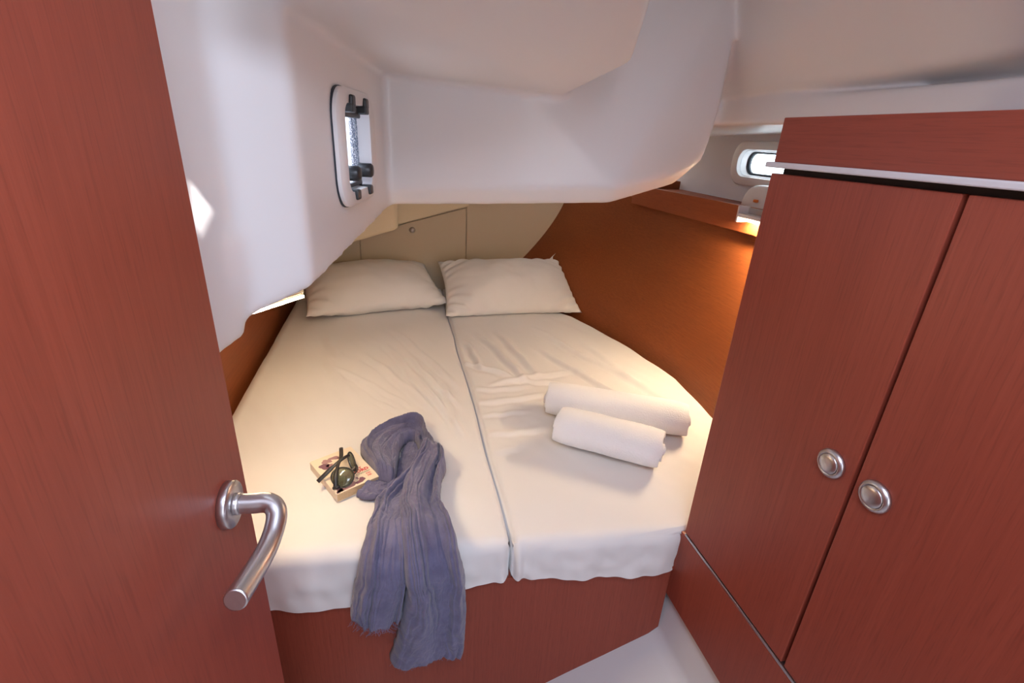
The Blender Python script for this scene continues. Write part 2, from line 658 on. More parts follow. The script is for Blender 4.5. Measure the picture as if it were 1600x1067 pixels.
o = boxo('wall_front', -0.92, -0.29, 0.57, 0.60, 0.0, 2.0, 'wood_v')
struct(o, 'mahogany bulkhead hidden behind the open cabin door')
o = boxo('wall_right_saloon', 1.06, 1.10, -2.6, 0.69, -0.06, 1.985, 'gelcoat')
struct(o, 'white cabin side behind the wardrobe')
o = boxo('wall_left_saloon', -0.94, -0.90, -2.6, 0.60, -0.06, 2.0, 'wood_v')
struct(o, 'mahogany cabin side behind the camera')
o = boxo('wall_back_saloon', -0.94, 1.10, -2.64, -2.60, -0.06, 2.0, 'gelcoat')
struct(o, 'white bulkhead behind the camera')
o = boxo('ceiling_saloon', -0.94, 1.10, -2.64, -0.66, 1.99, 2.05, 'gelcoat')
struct(o, 'white ceiling behind the camera')
o = boxo('ceiling_entry', -0.94, -0.22, -0.66, 0.60, 2.0, 2.05, 'gelcoat')
struct(o, 'white ceiling above the open door')
o = boxo('wall_right_bulkhead', 1.10, 1.60, 0.695, 0.715, -0.06, 1.605, 'wood_v')
struct(o, 'mahogany bulkhead hidden behind the wardrobe')
o = boxo('wall_right_lower', 1.14, 1.16, 0.70, 2.90, -0.06, 0.72, 'wood_hull')
struct(o, 'lower hull side hidden under the berth')
o = boxo('wall_left_lower', -0.62, -0.60, 0.60, 2.90, -0.06, 0.62, 'wood_hull')
struct(o, 'lower hull side hidden under the berth on the left')
o = boxo('floor_bilge', -0.94, 1.16, -2.64, 2.90, -0.10, -0.06, 'floor')
struct(o, 'hull bottom under the floor pan')

# aft panel: beige boards with a hatch
YA = 2.85
aft = boxo('wall_back', -0.75, 1.50, YA + .012, YA + .04, -0.06, 1.64, 'vinyl')
struct(aft, 'beige panelled bulkhead behind the pillows')


def board(name, poly, parent, mat='vinyl'):
    bm = bmesh.new()
    vs = [bm.verts.new((x, YA, z)) for x, z in poly]
    fc = bm.faces.new(vs)
    r = bmesh.ops.extrude_face_region(bm, geom=[fc])
    for g in r['geom']:
        if isinstance(g, bmesh.types.BMVert):
            g.co.y += 0.014
    o = frombm(name, bm, mat, parent)
    b = o.modifiers.new('edge', 'BEVEL')
    b.width = 0.0015
    b.segments = 2
    return o


board('panel', [(-0.70, 0.5), (-0.201, 0.5), (-0.201, 0.972), (-0.70, 0.80)], aft)
hp = board('hatch_panel', [(-0.196, 0.5), (0.396, 0.5), (0.396, 1.148), (0.05, 1.054), (-0.196, 0.974)], aft)
board('panel', [(0.401, 0.5), (1.05, 0.5), (1.05, 1.4), (0.401, 1.4)], aft)
fr = Frame((0.091, YA, 1.021), (1, 0, 0), (0, 0, 1), (0, -1, 0))
lathe('knob', fr, [(0.016, -0.002), (0.017, 0.004), (0.013, 0.012), (0.006, 0.016), (0.001, 0.017)], 'nickel', hp, seg=20)
# ivory mouldings stepping down from the ceiling at the aft end
bm = bmesh.new()
hull(bm, [(-0.60, 2.52, 0.90), (0.012, 2.52, 1.083), (-0.60, 2.86, 0.86), (0.012, 2.86, 1.043), (-0.60, 2.52, 1.40), (0.022, 2.52, 1.40), (-0.60, 2.86, 1.40), (0.022, 2.86, 1.40)])
o = frombm('trim_1', bm, 'ivory')
b = o.modifiers.new('edge', 'BEVEL')
b.width = 0.018
b.segments = 5
autosmooth(o, 60)
struct(o, 'ivory moulded step under the ceiling above the left pillow')
bm = bmesh.new()
hull(bm, [(0.0, 2.76, 1.062), (0.40, 2.76, 1.172), (0.0, 2.852, 1.044), (0.40, 2.852, 1.154), (0.0, 2.76, 1.42), (0.40, 2.76, 1.42), (0.0, 2.852, 1.42), (0.40, 2.852, 1.42)])
o = frombm('trim_2', bm, 'ivory')
b = o.modifiers.new('edge', 'BEVEL')
b.width = 0.008
b.segments = 3
struct(o, 'ivory sloping ledge above the beige hatch panel')

# grey lining above the shelf, pierced by the hull port
XL = 1.40
frR = Frame((XL, 1.745, 1.483), (0, -1, 0), (0, 0, 1), (-1, 0, 0))
inner = rrect(0.142, 0.048, 0.042, 8)
outer = []
for a, b_ in inner:
    t = max(abs(a) / 1.0, abs(b_) / 0.17)
    outer.append((a / t, b_ / t))
o = loops('wall_right_lining', frR, [(outer, -0.02), (outer, 0.0), (inner, 0.0), (inner, -0.02)], 'lining', smooth=False, closed=True)
struct(o, 'pale grey fabric hull lining above the shelf')
lo = boxo('wall_right_lining_aft', XL, XL + .02, 0.70, 0.746, 1.30, 1.66, 'lining')
struct(lo, 'pale grey hull lining strip hidden behind the wardrobe')

# ------------------------------------------------------------------ floor
prof = [(0.665, 0.476), (0.652, 0.40), (0.645, 0.355), (0.638, 0.338), (0.618, 0.322), (0.40, 0.190), (0.25, 0.095), (0.12, 0.03), (0.0, 0.0), (-0.9, 0.0)]
grid = [[(x, y, z) for x, z in prof] for y in (-2.6, -0.9, -0.3, 0.3, 0.8, 0.95)]
o = solid_sheet('floor', grid, (0, 0, -0.04), 'floor')
struct(o, 'white moulded floor pan rising to the wardrobe plinth')

# ------------------------------------------------------------------ wardrobe
XW = 0.642
w = root('wardrobe', (0, 0, 0), 'mahogany wardrobe with two doors along the right side', 'wardrobe')
boxo('carcass', XW + .019, 1.05, -0.42, 0.766, 0.476, 1.570, 'wood_v', w)
boxo('shadow_gap', XW + .012, XW + .0205, -0.41, 0.764, 0.50, 1.56, 'seam', w, bev=0)
d1 = boxo('door', XW, XW + .018, 0.459, 0.778, 0.687, 1.496, 'wood_v', w, bev=0.0015)
d2 = boxo('door', XW, XW + .018, -0.10, 0.452, 0.687, 1.496, 'wood_v', w, bev=0.0015)
boxo('door', XW, XW + .018, -0.42, -0.107, 0.687, 1.496, 'wood_v', w, bev=0.0015)
boxo('plinth_panel', XW, XW + .018, -0.42, 0.802, 0.468, 0.676, 'wood_v', w, bev=0.0015)
boxo('top_panel', XW - .002, XW + .03, -0.42, 0.776, 1.514, 1.584, 'wood_y', w, bev=0.0015)
boxo('trim_strip', XW - .012, XW + .02, -0.42, 0.784, 1.5055, 1.5145, 'white_trim', w, bev=0.002)
boxo('inlay_strip', XW - .001, XW + .018, -0.42, 0.776, 0.678, 0.684, 'alu', w, bev=0.001)
for dd, (y, z) in ((d1, (0.495, 1.092)), (d2, (0.419, 1.092))):
    fr = Frame((XW, y, z), (0, 1, 0), (0, 0, 1), (-1, 0, 0))
    kb = lathe('knob', fr, [(0.0225, -0.001), (0.0235, 0.003), (0.0225, 0.006), (0.019, 0.0085), (0.0172, 0.009), (0.0165, 0.0065)], 'nickel', dd, seg=40)
    lathe('push_button', fr, [(0.0160, 0.004), (0.0160, 0.0085), (0.0150, 0.0098), (0.008, 0.0108), (0.001, 0.011)], 'nickel', kb, seg=40)

# ------------------------------------------------------------------ shelf on the hull side
sh = root('shelf', (0, 0, 0), 'mahogany shelf with a deep fascia along the hull', 'shelf')


def rot_shelf(x, y):          # the shelf front leans inboard towards the stern
    return x - 0.065 * max(0.0, y - 1.444)


v = []
for y in (0.74, 1.444, 2.30):
    v += [(rot_shelf(1.195, y), y, 1.263), (rot_shelf(1.195, y), y, 1.350), (rot_shelf(1.215, y), y, 1.350), (rot_shelf(1.215, y), y, 1.263)]
f = [(0, 1, 2, 3), (8, 9, 10, 11)]
for k in range(2):
    for i in range(4):
        f.append((k * 4 + i, k * 4 + (i + 1) % 4, k * 4 + 4 + (i + 1) % 4, k * 4 + 4 + i))
M['wood_shelf'] = wood('mahogany_shelf_veneer', (0.26, 0.060, 0.018), (0.31, 0.074, 0.022), (0.36, 0.092, 0.028), axis='Y', rough=0.45, coat=0.1)
pyd('fascia', v, f, 'wood_shelf', sh)
v = []
for y in (0.74, 1.444, 2.30):
    v += [(rot_shelf(1.2155, y), y, 1.318), (rot_shelf(1.2155, y), y, 1.334), (1.399, y, 1.334), (1.399, y, 1.318)]
pyd('board', v, f, 'wood_shelf', sh)
boxo('end_block', 1.16, 1.39, 2.30, 2.34, 1.30, 1.372, 'wood_hull', sh)

# reading light at the front of the shelf
lr = root('led_light', (0, 0, 0), 'small lit LED strip light clipped to the shelf front by the wardrobe', 'light')
yA, yB = 1.16, 1.512


def shb(name, x0, x1, y0, y1, z0, z1, mat, par, bev=.001):
    return boxo(name, x0, x1, y0, y1, z0, z1, mat, par, bev)


shb('housing', 1.152, 1.1935, yA, yB - .006, 1.3185, 1.330, 'white_trim', lr)
shb('end_cap', 1.150, 1.1935, yB - .006, yB + .002, 1.300, 1.354, 'white_trim', lr)
ln = shb('lens', 1.162, 1.180, yA, yB - .03, 1.3095, 1.318, 'led_glow', lr)
shb('led_array', 1.1625, 1.1795, yA + .002, yB - .032, 1.3080, 1.3092, 'led_warm_r', ln, .0003)
shb('back_plate', 1.188, 1.1935, yA, yB - .006, 1.3305, 1.350, 'alu', lr)

# white bag standing on the shelf, mostly hidden by the wardrobe
v, f = [], []
nu, nv = 24, 14
for j in range(nv + 1):
    ph = math.pi / 2 * j / nv
    for i in range(nu):
        th = 2 * math.pi * i / nu
        r = math.cos(ph) ** 0.55
        dn = 1 + 0.05 * math.sin(5 * th + 1.0) * math.cos(ph)
        v.append((1.305 + 0.055 * r * math.cos(th) * dn, 1.565 + 0.125 * r * math.sin(th) * dn, 1.335 + 0.083 * math.sin(ph) ** 0.9))
for j in range(nv):
    for i in range(nu):
        f.append((j * nu + i, j * nu + (i + 1) % nu, (j + 1) * nu + (i + 1) % nu, (j + 1) * nu + i))
f.append(tuple(range(nu)))
pk = pyd('pouch', v, f, 'plastic_white', None, True)
tag(pk, 'rounded white pouch on the shelf, half hidden by the wardrobe', 'pouch')
boxo('tab', 1.240, 1.252, 1.545, 1.562, 1.362, 1.372, 'orange', pk, bev=.003)

# ------------------------------------------------------------------ windows
win2 = root('window_2', (0, 0, 0), 'long rounded hull port above the shelf', 'window')
del win2['category']
win2['kind'] = 'structure'
ou, mi, ii = rrect(0.188, 0.084, 0.070, 8), rrect(0.180, 0.078, 0.064, 8), rrect(0.146, 0.052, 0.046, 8)
ig = rrect(0.136, 0.044, 0.040, 8)
o = loops('frame', frR, [(ou, 0.0005), (ou, 0.010), (mi, 0.016), (ii, 0.014), (ig, -0.030), (ig, -0.045), (ou, -0.045)][0:6], 'gelcoat', win2)
autosmooth(o, 50)
gk, gi = rrect(0.1358, 0.0438, 0.040, 8), rrect(0.128, 0.037, 0.034, 8)
loops('gasket', frR, [(gk, -0.024), (gk, -0.040), (gi, -0.040), (gi, -0.030)], 'rubber', win2, closed=True)
loops('pane', frR, [(gi, -0.038), (gi, -0.034)], 'pane', win2, smooth=False, cap0=True, cap1=True)

c0 = pw(0.300)
frL = Frame((c0[0], c0[1], 1.495), (sa, ca, 0), (0, 0, 1), (ca, -sa, 0))
win1 = root('window_1', (0, 0, 0), 'opening port with black catches in the white side moulding', 'window')
del win1['category']
win1['kind'] = 'structure'
ou, mi, ii, ig = rrect(0.138, 0.106, 0.055, 8), rrect(0.131, 0.099, 0.050, 8), rrect(0.094, 0.080, 0.028, 8), rrect(0.091, 0.077, 0.026, 8)
o = loops('frame', frL, [(ou, -0.002), (ou, 0.010), (mi, 0.015), (ii, 0.013), (ig, -0.014), (ig, -0.024)], 'gelcoat', win1)
autosmooth(o, 50)
loops('seal', frL, [(rrect(0.1395, 0.1075, 0.056, 8), -0.002), (rrect(0.1395, 0.1075, 0.056, 8), 0.003), (rrect(0.1375, 0.1055, 0.055, 8), 0.003)], 'rubber', win1)
loops('pane', frL, [(ig, -0.018), (ig, -0.014)], 'pane_wet', win1, smooth=False, cap0=True, cap1=True)


def fbox(name, fr, u0, u1, v0, v1, n0, n1, mat, par, bev=.002):
    bm = bmesh.new()
    box(bm, u0, u1, v0, v1, n0, n1, bev, 2)
    for vv in bm.verts:
        vv.co = fr.p(*vv.co)
    return frombm(name, bm, mat, par)


for s in (-1, 1):
    hg = fbox('hinge', frL, s * .052 - .013, s * .052 + .013, 0.064, 0.080, -0.012, 0.020, 'black', win1, .003)
    fbox('hinge_cap', frL, s * .052 - .012, s * .052 + .012, 0.074, 0.095, 0.012, 0.021, 'black', hg, .004)
fbox('hinge_bar', frL, -0.062, 0.062, 0.056, 0.076, -0.012, 0.002, 'black', win1, .003)
for s in (-1, 1):
    ct = fbox('catch', frL, s * .052 - .011, s * .052 + .011, -0.096, -0.076, -0.004, 0.021, 'black', win1, .004)
    fbox('arm', frL, s * .052 - .006, s * .052 + .006, -0.078, -0.040, -0.012, -0.002, 'black', ct, .002)
    fk = Frame(frL.p(s * .052, -0.046, -0.006), frL.u, frL.v, frL.n)
    lathe('knob', fk, [(0.013, 0.0), (0.0145, 0.003), (0.0145, 0.026), (0.011, 0.030), (0.001, 0.031)], 'black', ct, seg=16)
fbox('catch_bar', frL, -0.060, 0.060, -0.076, -0.068, -0.012, -0.002, 'black', win1, .002)

# ------------------------------------------------------------------ cabin door
a5 = math.radians(5)
dn = Vector((math.cos(a5), -math.sin(a5), 0))
db = Vector((-math.sin(a5), -math.cos(a5), 0))
frD = Frame((-0.192, 0.545, 0.0), db, (0, 0, 1), dn)
bm = bmesh.new()
box(bm, 0.0, 0.62, 0.05, 1.86, -0.034, 0.0, 0.0015, 2)
for vv in bm.verts:
    vv.co = frD.p(*vv.co)
door = frombm('door_1', bm, 'wood_v')
struct(door, 'red-brown mahogany cabin door standing open on the left')
frH = Frame(frD.p(0.056, 1.137, 0.0), db, (0, 0, 1), dn)
ro = lathe('rosette', frH, [(0.0262, -0.001), (0.0262, 0.008), (0.0252, 0.0095), (0.0125, 0.0098)], 'nickel', door, seg=48)
lathe('collar', frH, [(0.0122, 0.009), (0.0122, 0.016), (0.0112, 0.0165)], 'nickel', ro, seg=32)
neck = [frH.p(0, 0, h) for h in (0.0160, 0.026, 0.036, 0.044)]
path = [frH.p(0, 0, 0.0162), frH.p(0, 0, 0.030), frH.p(0.000, 0.0, 0.043), frH.p(0.004, -0.003, 0.052), frH.p(0.014, -0.010, 0.0565),
        frH.p(0.035, -0.020, 0.0555), frH.p(0.060, -0.023, 0.053), frH.p(0.088, -0.019, 0.051), frH.p(0.118, -0.012, 0.050)]
sp = smooth_path(path, 48)
rad = [float(np.interp(i / 47, [0, .3, .45, .6, 1], [0.0112, 0.0112, 0.0110, 0.0105, 0.0112])) for i in range(48)]
lever = tube('lever', sp, rad, 'nickel', door, seg=24)
bv = lever.modifiers.new('edge', 'BEVEL')
bv.width = 0.0015
bv.segments = 2
bv.limit_method = 'ANGLE'
autosmooth(lever, 50)

# ------------------------------------------------------------------ berth base
YF0, YFS = 0.842, 0.096


def yfront(x):
    return YF0 - YFS * min(x, 0.64)


bm = bmesh.new()
pts = []
for x, z in ((-0.54, 0.002), (0.0, 0.002), (0.12, 0.031), (0.25, 0.097), (0.40, 0.192), (0.618, 0.323), (0.641, 0.346), (0.641, 0.555), (-0.54, 0.555)):
    pts += [(x, yfront(x) + .012, z), (x, yfront(x) + .030, z)]
hull(bm, pts)
base = root('berth_base', (0, 0, 0), 'mahogany berth front below the white mattresses', 'bed base')
frombm('front_panel', bm, 'wood_x', base)
bm = bmesh.new()
prism(bm, [(-0.54, yfront(-.54) + .006), (0.641, yfront(.641) + .006), (0.641, yfront(.641) + .034), (-0.54, yfront(-.54) + .034)], 0.5555, 0.566)
frombm('top_rail', bm, 'wood_y', base)
bm = bmesh.new()
prism(bm, [(-0.54, yfront(-.54) + .036), (0.641, yfront(.641) + .036), (1.02, 0.80), (1.02, 2.0), (0.5, 2.83), (-0.54, 2.83)], 0.530, 0.549)
frombm('platform', bm, 'wood_y', base)

# ------------------------------------------------------------------ mattresses
ZM = 0.68
CRE = [(-0.251, 1.741, 0.04, 1.401, .004, .012), (-0.167, 1.875, 0.122, 1.39, .005, .014), (-0.068, 1.961, 0.179, 1.343, .005, .013), (0.034, 1.852, 0.2, 1.42, .004, .010),
       (-0.154, 1.651, 0.019, 1.385, .004, .010), (-0.014, 2.139, 0.195, 1.557, .005, .014), (0.029, 1.68, 0.181, 1.234, .004, .010), (0.336, 2.106, 0.473, 1.571, .006, .016),
       (0.433, 2.138, 0.537, 1.617, .005, .016), (0.24, 1.56, 0.46, 1.575, .0025, .013), (0.235, 1.475, 0.524, 1.50, .003, .014), (0.238, 1.395, 0.42, 1.375, .002, .010),
       (0.306, 1.592, 0.692, 1.684, .005, .014), (0.568, 1.929, 0.804, 1.337, .006, .014), (0.798, 1.98, 0.893, 1.518, .004, .016), (0.245, 1.264, 0.44, 1.30, .002, .014),
       (0.24, 1.18, 0.36, 1.21, .0015, .016), (0.241, 1.829, 0.413, 1.632, .005, .014), (0.413, 1.632, 0.644, 1.549, .005, .012), (0.807, 1.764, 0.941, 1.318, .004, .016),
       (0.267, 2.034, 0.325, 1.698, .005, .013), (0.142, 1.613, 0.184, 1.233, .004, .012), (-0.302, 1.891, -0.143, 1.468, .003, .018), (0.707, 1.99, 0.839, 1.636, .004, .014),
       (0.64, 1.31, 0.95, 1.42, .003, .016), (-0.10, 1.50, 0.10, 1.25, .003, .012), (0.60, 2.2, 0.75, 1.85, .004, .02), (-0.35, 2.1, -0.2, 1.8, .003, .02)]


def crease(x, y):
    h = np.zeros_like(x)
    for k, (x0, y0, x1, y1, a, wd) in enumerate(CRE):
        dx, dy = x1 - x0, y1 - y0
        L2 = dx * dx + dy * dy
        t = ((x - x0) * dx + (y - y0) * dy) / L2
        L = math.sqrt(L2)
        d = ((x - x0) * dy - (y - y0) * dx) / L
        d = d + 0.012 * np.sin(t * 3.1 + k) + 0.003 * np.sin(t * 17 + 2 * k)
        env = np.clip(np.minimum(t, 1 - t) * 4 + 0.15, 0, 1) * ((t > -0.05) & (t < 1.05))
        h += 1.7 * a * env * (np.exp(-(d / wd) ** 2) - 0.6 * np.exp(-((d - 1.6 * wd) / wd) ** 2))
    return h


def fold_map(x, s, h, r=0.028):
    """berth-top coordinates (x, distance s behind the front edge, lift h) to 3D; s < 0 hangs down the front"""
    yf = YF0 - YFS * np.minimum(x, 0.64)
    phi = np.clip((r - s) / (2 * r), 0, 1) * (math.pi / 2)
    Y = np.where(s > r, yf + s, np.where(s < -r, yf - h, yf + r - (r + h) * np.sin(phi)))
    Z = np.where(s > r, ZM + h, np.where(s < -r, ZM + s, ZM - r + (r + h) * np.cos(phi)))
    return x, Y, Z


def vnoise(x, y, sc, seed):
    out = np.empty_like(x)
    fl, xf, yf = out.ravel(), (x * sc).ravel(), (y * sc).ravel()
    for i in range(len(fl)):
        fl[i] = noise.noise((xf[i], yf[i], seed))
    return out


def grid_mesh(name, X, Y, Z, mat, parent=None, thick=None):
    R, Cn = X.shape
    v = np.stack([X, Y, Z], -1).reshape(-1, 3)
    idx = np.arange(R * Cn).reshape(R, Cn)
    q = np.stack([idx[:-1, :-1], idx[:-1, 1:], idx[1:, 1:], idx[1:, :-1]], -1).reshape(-1, 4)
    me = bpy.data.meshes.new(name)
    me.vertices.add(len(v))
    me.vertices.foreach_set('co', v.astype(np.float32).ravel())
    me.loops.add(q.size)
    me.loops.foreach_set('vertex_index', q.astype(np.int32).ravel())
    me.polygons.add(len(q))
    me.polygons.foreach_set('loop_start', np.arange(0, q.size, 4, dtype=np.int32))
    me.update(calc_edges=True)
    me.validate()
    return link(name, me, mat, parent, True)


def mattress(side, label):
    NU, NS = 150, 330
    r = 0.03
    s_ax = np.concatenate([np.linspace(-0.145, 0.06, 44), np.linspace(0.066, 2.0, NS - 44)])
    rows = []
    for s in s_ax:
        ynom = 0.82 + max(s, 0)
        if side == 'L':
            x0, x1 = -0.545 + 0.0, 0.233 + 0.012 * (ynom - .82) / 1.4
            x1 -= 0.0022 + 0.002 * math.sin(ynom * 9) ** 2
            x1 += 0.004 * math.sin(ynom * 7.3) * math.sin(ynom * 2.9)
        else:
            x0 = 0.233 + 0.012 * (ynom - .82) / 1.4 + 0.0022 + 0.004 * math.sin(ynom * 7.3) * math.sin(ynom * 2.9)
            x1 = interp(ynom, [0.70, 0.815, 0.83, 0.86, 1.32, 1.60, 1.90, 2.10, 2.33, 2.60, 2.80], [0.632, 0.632, 0.72, 1.035, 1.072, 1.095, 1.047, 0.995, 0.922, 0.735, 0.53])
        u = np.linspace(0, 1, NU)
        # extra columns at each side become the vertical skirts
        xs = x0 + (x1 - x0) * np.clip((u * (NU - 1) - 2) / (NU - 5), 0, 1)
        dl, dr = xs - x0, x1 - xs
        rows.append((xs, np.full(NU, s), dl, dr))
    X = np.array([a[0] for a in rows])
    Sg = np.array([a[1] for a in rows])
    DL = np.array([a[2] for a in rows])
    DR = np.array([a[3] for a in rows])
    ynom = 0.82 + np.maximum(Sg, 0)
    fade = np.clip((Sg - 0.05) / 0.15, 0, 1)
    H = crease(X, ynom) * 1.0 * fade
    H += 0.006 * vnoise(X, ynom, 5.0, 3.0 if side == 'L' else 9.0) * fade
    H += 0.0018 * vnoise(X + 0.5 * ynom, ynom * 0.45, 20.0, 7.0) * fade
    # front drop: soft vertical ripples, more at the seam and the corner
    fr_ = np.clip((0.02 - Sg) / 0.10, 0, 1)
    rip = 0.007 * vnoise(X, Sg * 0.35, 11.0, 5.0) + 0.004 * vnoise(X, Sg * 0.8, 26.0, 8.0)
    rip += 0.006 * np.exp(-((X - 0.235) / 0.03) ** 2) * np.sin(X * 160)
    H += rip * fr_ * 1.5 + 0.006 * fr_
    # slight domed crown
    H += 0.006 * np.clip(DL / 0.15, 0, 1) * np.clip(DR / 0.15, 0, 1)
    rl, rr = (0.05, 0.016) if side == 'L' else (0.016, 0.06)

    def edge(d, rad):
        q = np.clip((rad - d) / rad, 0, 1)
        return rad * (1 - np.sqrt(np.maximum(0, 1 - q * q)))
    drop = edge(DL, rl) + edge(DR, rr)
    skirt = np.zeros_like(X)
    skirt[:, 0] = 1.0
    skirt[:, -1] = 1.0
    # hem of the front drop dips and rises
    hem = np.interp(X[0], [-0.55, -0.30, -0.18, -0.10, 0.05, 0.20, 0.235, 0.30, 0.45, 0.58, 0.64], [-0.150, -0.150, -0.157, -0.145, -0.128, -0.112, -0.104, -0.108, -0.118, -0.125, -0.124])
    Sg2 = np.where(Sg < 0, Sg * (hem[None, :] / -0.145), Sg)
    Xo, Yo, Zo = fold_map(X, Sg2, H)
    top = Sg > 0
    Zo = Zo - np.where(top, drop, drop * 0.0)
    Yo = Yo + np.where(top, 0, drop * 0.7)
    Zo = np.where((skirt > 0) & top, np.minimum(Zo, 0.555), Zo)
    Yo = np.where((skirt > 0) & ~top, Yo + 0.03, Yo)
    Yo = np.minimum(Yo, 2.84)
    o = grid_mesh('mattress', Xo, Yo, Zo, 'sheet')
    return tag(o, label, 'mattress', 'berth mattresses')


mattress('L', 'left half of the berth mattress under the scarf and book, white sheet')
mattress('R', 'right half of the berth mattress under the rolled towels, white sheet')

# ------------------------------------------------------------------ pillows
def pillow(loc, rz, rx, w_, d_, t_, label, seed, ears=1.0, ear=False):
    n1, n2 = 84, 60
    v, f = [], []
    for side in (1, -1):
        for j in range(n2 + 1):
            for i in range(n1 + 1):
                u = -1 + 2 * i / n1
                q = -1 + 2 * j / n2
                # edges bow inwards between the pointed corners
                x = w_ / 2 * u * (1 - 0.055 * (1 - q * q) ** 1.0)
                y = d_ / 2 * q * (1 - 0.075 * (1 - u * u))
                cu, cv = 1 - abs(u) ** 2.6, 1 - abs(q) ** 2.3
                h = t_ / 2 * (max(cu, 0) ** 0.62) * (max(cv, 0) ** 0.60)
                hh = h
                nz = noise.noise((x * 7 + seed, y * 7, side)) * 0.010 + noise.noise((x * 18 + seed, y * 18, side * 3)) * 0.004
                rim = (max(cu, 0) * max(cv, 0)) ** 0.5
                cr = 0.006 * math.sin(30 * (u * q) + seed) * (1 - rim) * (abs(u * q)) * 2 * ears
                z = side * (hh * (1.0 if side > 0 else 0.75) + (nz + cr) * min(1, rim * 2.5))
                if ear:
                    z += 0.055 * max(0, u) ** 10 * max(0, q) ** 10
                    z += 0.012 * max(0, -u) ** 12 * max(0, -q) ** 12
                v.append(Vector((x, y, z)))
    m = (n1 + 1) * (n2 + 1)
    for j in range(n2):
        for i in range(n1):
            a = j * (n1 + 1) + i
            f.append((a, a + 1, a + n1 + 2, a + n1 + 1))
            f.append((m + a, m + a + n1 + 1, m + a + n1 + 2, m + a + 1))
    Rm = Matrix.Translation(loc) @ Matrix.Rotation(rz, 4, 'Z') @ Matrix.Rotation(rx, 4, 'X')
    v = [Rm @ p for p in v]
    for p in v:                                   # pressed against the hull panel and the sheet
        tau = min(max((p.z - 0.68) / 0.60, 0), 1)
        xb, xt = sm(p.y, XB_Y, XB_X), sm(p.y, XT_Y, XT_X)
        lim = xb + (xt - xb) * (1 - (1 - tau) ** 1.55) - 0.006
        if p.x > lim:
            p.x = lim - 0.02 * (1 - math.exp(-(p.x - lim) / 0.04))
        if p.z < 0.690:
            p.z = 0.690
    me = bpy.data.meshes.new('pillow')
    me.from_pydata([tuple(p) for p in v], [], f)
    bm = bmesh.new()
    bm.from_mesh(me)
    bmesh.ops.remove_doubles(bm, verts=bm.verts, dist=0.0002)
    bmesh.ops.recalc_face_normals(bm, faces=bm.faces)
    bm.to_mesh(me)
    bm.free()
    o = link('pillow', me, 'pillow', None, True)
    return tag(o, label, 'pillow', 'pillows at the head of the berth')


pillow((-0.130, 2.555, 0.775), math.radians(13), math.radians(12), 0.69, 0.46, 0.24, 'white pillow on the left, beside the slanting white moulding', 1.3)
pillow((0.580, 2.480, 0.790), math.radians(1), math.radians(27), 0.72, 0.42, 0.22, 'white pillow on the right against the mahogany hull panel', 6.1, 1.6, True)

# ------------------------------------------------------------------ rolled towels
def towel(p0, p1, rad, label, seed, turns=3.2):
    p0, p1 = Vector(p0), Vector(p1)
    ax = (p1 - p0)
    L = ax.length
    ax.normalize()
    up = Vector((0, 0, 1))
    sd = ax.cross(up).normalized()
    nl = 46
    th = rad / (turns + 0.4)
    na = int(turns * 40)
    v, f = [], []
    prof = []
    for i in range(na + 1):
        a = 2 * math.pi * turns * i / na
        rr = th * 0.55 + (rad - th * 0.55) * i / na
        prof.append((a, rr))
    # outer and inner face of the rolled cloth
    sec = [(a, r) for a, r in prof] + [(a, r - th * 0.82) for a, r in reversed(prof)]
    n = len(sec)
    a_end = 2 * math.pi * turns
    for k in range(nl + 1):
        t = k / nl
        for i, (a, r) in enumerate(sec):
            lay = (a / (2 * math.pi))
            ang = a - a_end + math.radians(-150)          # the loose end lies low on the near side
            wob = 1 + 0.035 * noise.noise((math.cos(ang) * 1.2 + seed, math.sin(ang) * 1.2, t * 4)) + 0.012 * noise.noise((math.cos(ang) * 5, math.sin(ang) * 5 + seed, t * 20))
            fray = (t - 0.5) * 2
            ext = 0.010 * noise.noise((lay * 1.7 + seed, ang * 0.4, 3.0 * (1 if fray > 0 else -1))) + 0.004 * (turns - lay)
            endf = abs(fray) ** 6
            c, s_ = math.cos(ang), math.sin(ang)
            rr = r * wob * (1 - 0.10 * abs(fray) ** 10)
            off = sd * (c * rr * 1.10) + up * (s_ * rr * 0.90)
            p = p0 + ax * (L * t + ext * endf * (1 if fray > 0 else -1)) + off + up * (rad * 0.90)
            if p.z < 0.6885:
                p.z = 0.6885
            v.append(p)
    for k in range(nl):
        for i in range(n):
            j = (i + 1) % n
            f.append((k * n + i, k * n + j, (k + 1) * n + j, (k + 1) * n + i))
    for k in (0, nl):
        for i in range(na):
            f.append((k * n + i, k * n + i + 1, k * n + (n - 2 - i), k * n + (n - 1 - i)))
    o = pyd('rolled_towel', v, f, 'towel', None, True)
    autosmooth(o, 60)
    return tag(o, label, 'towel', 'rolled towels on the berth')


towel((0.467, 1.345, 0.686), (0.856, 1.150, 0.686), 0.066, 'longer rolled white towel lying behind the smaller one', 2.0)
towel((0.452, 1.182, 0.686), (0.693, 1.014, 0.686), 0.068, 'shorter rolled white towel lying in front of the longer one', 8.0, 2.8)

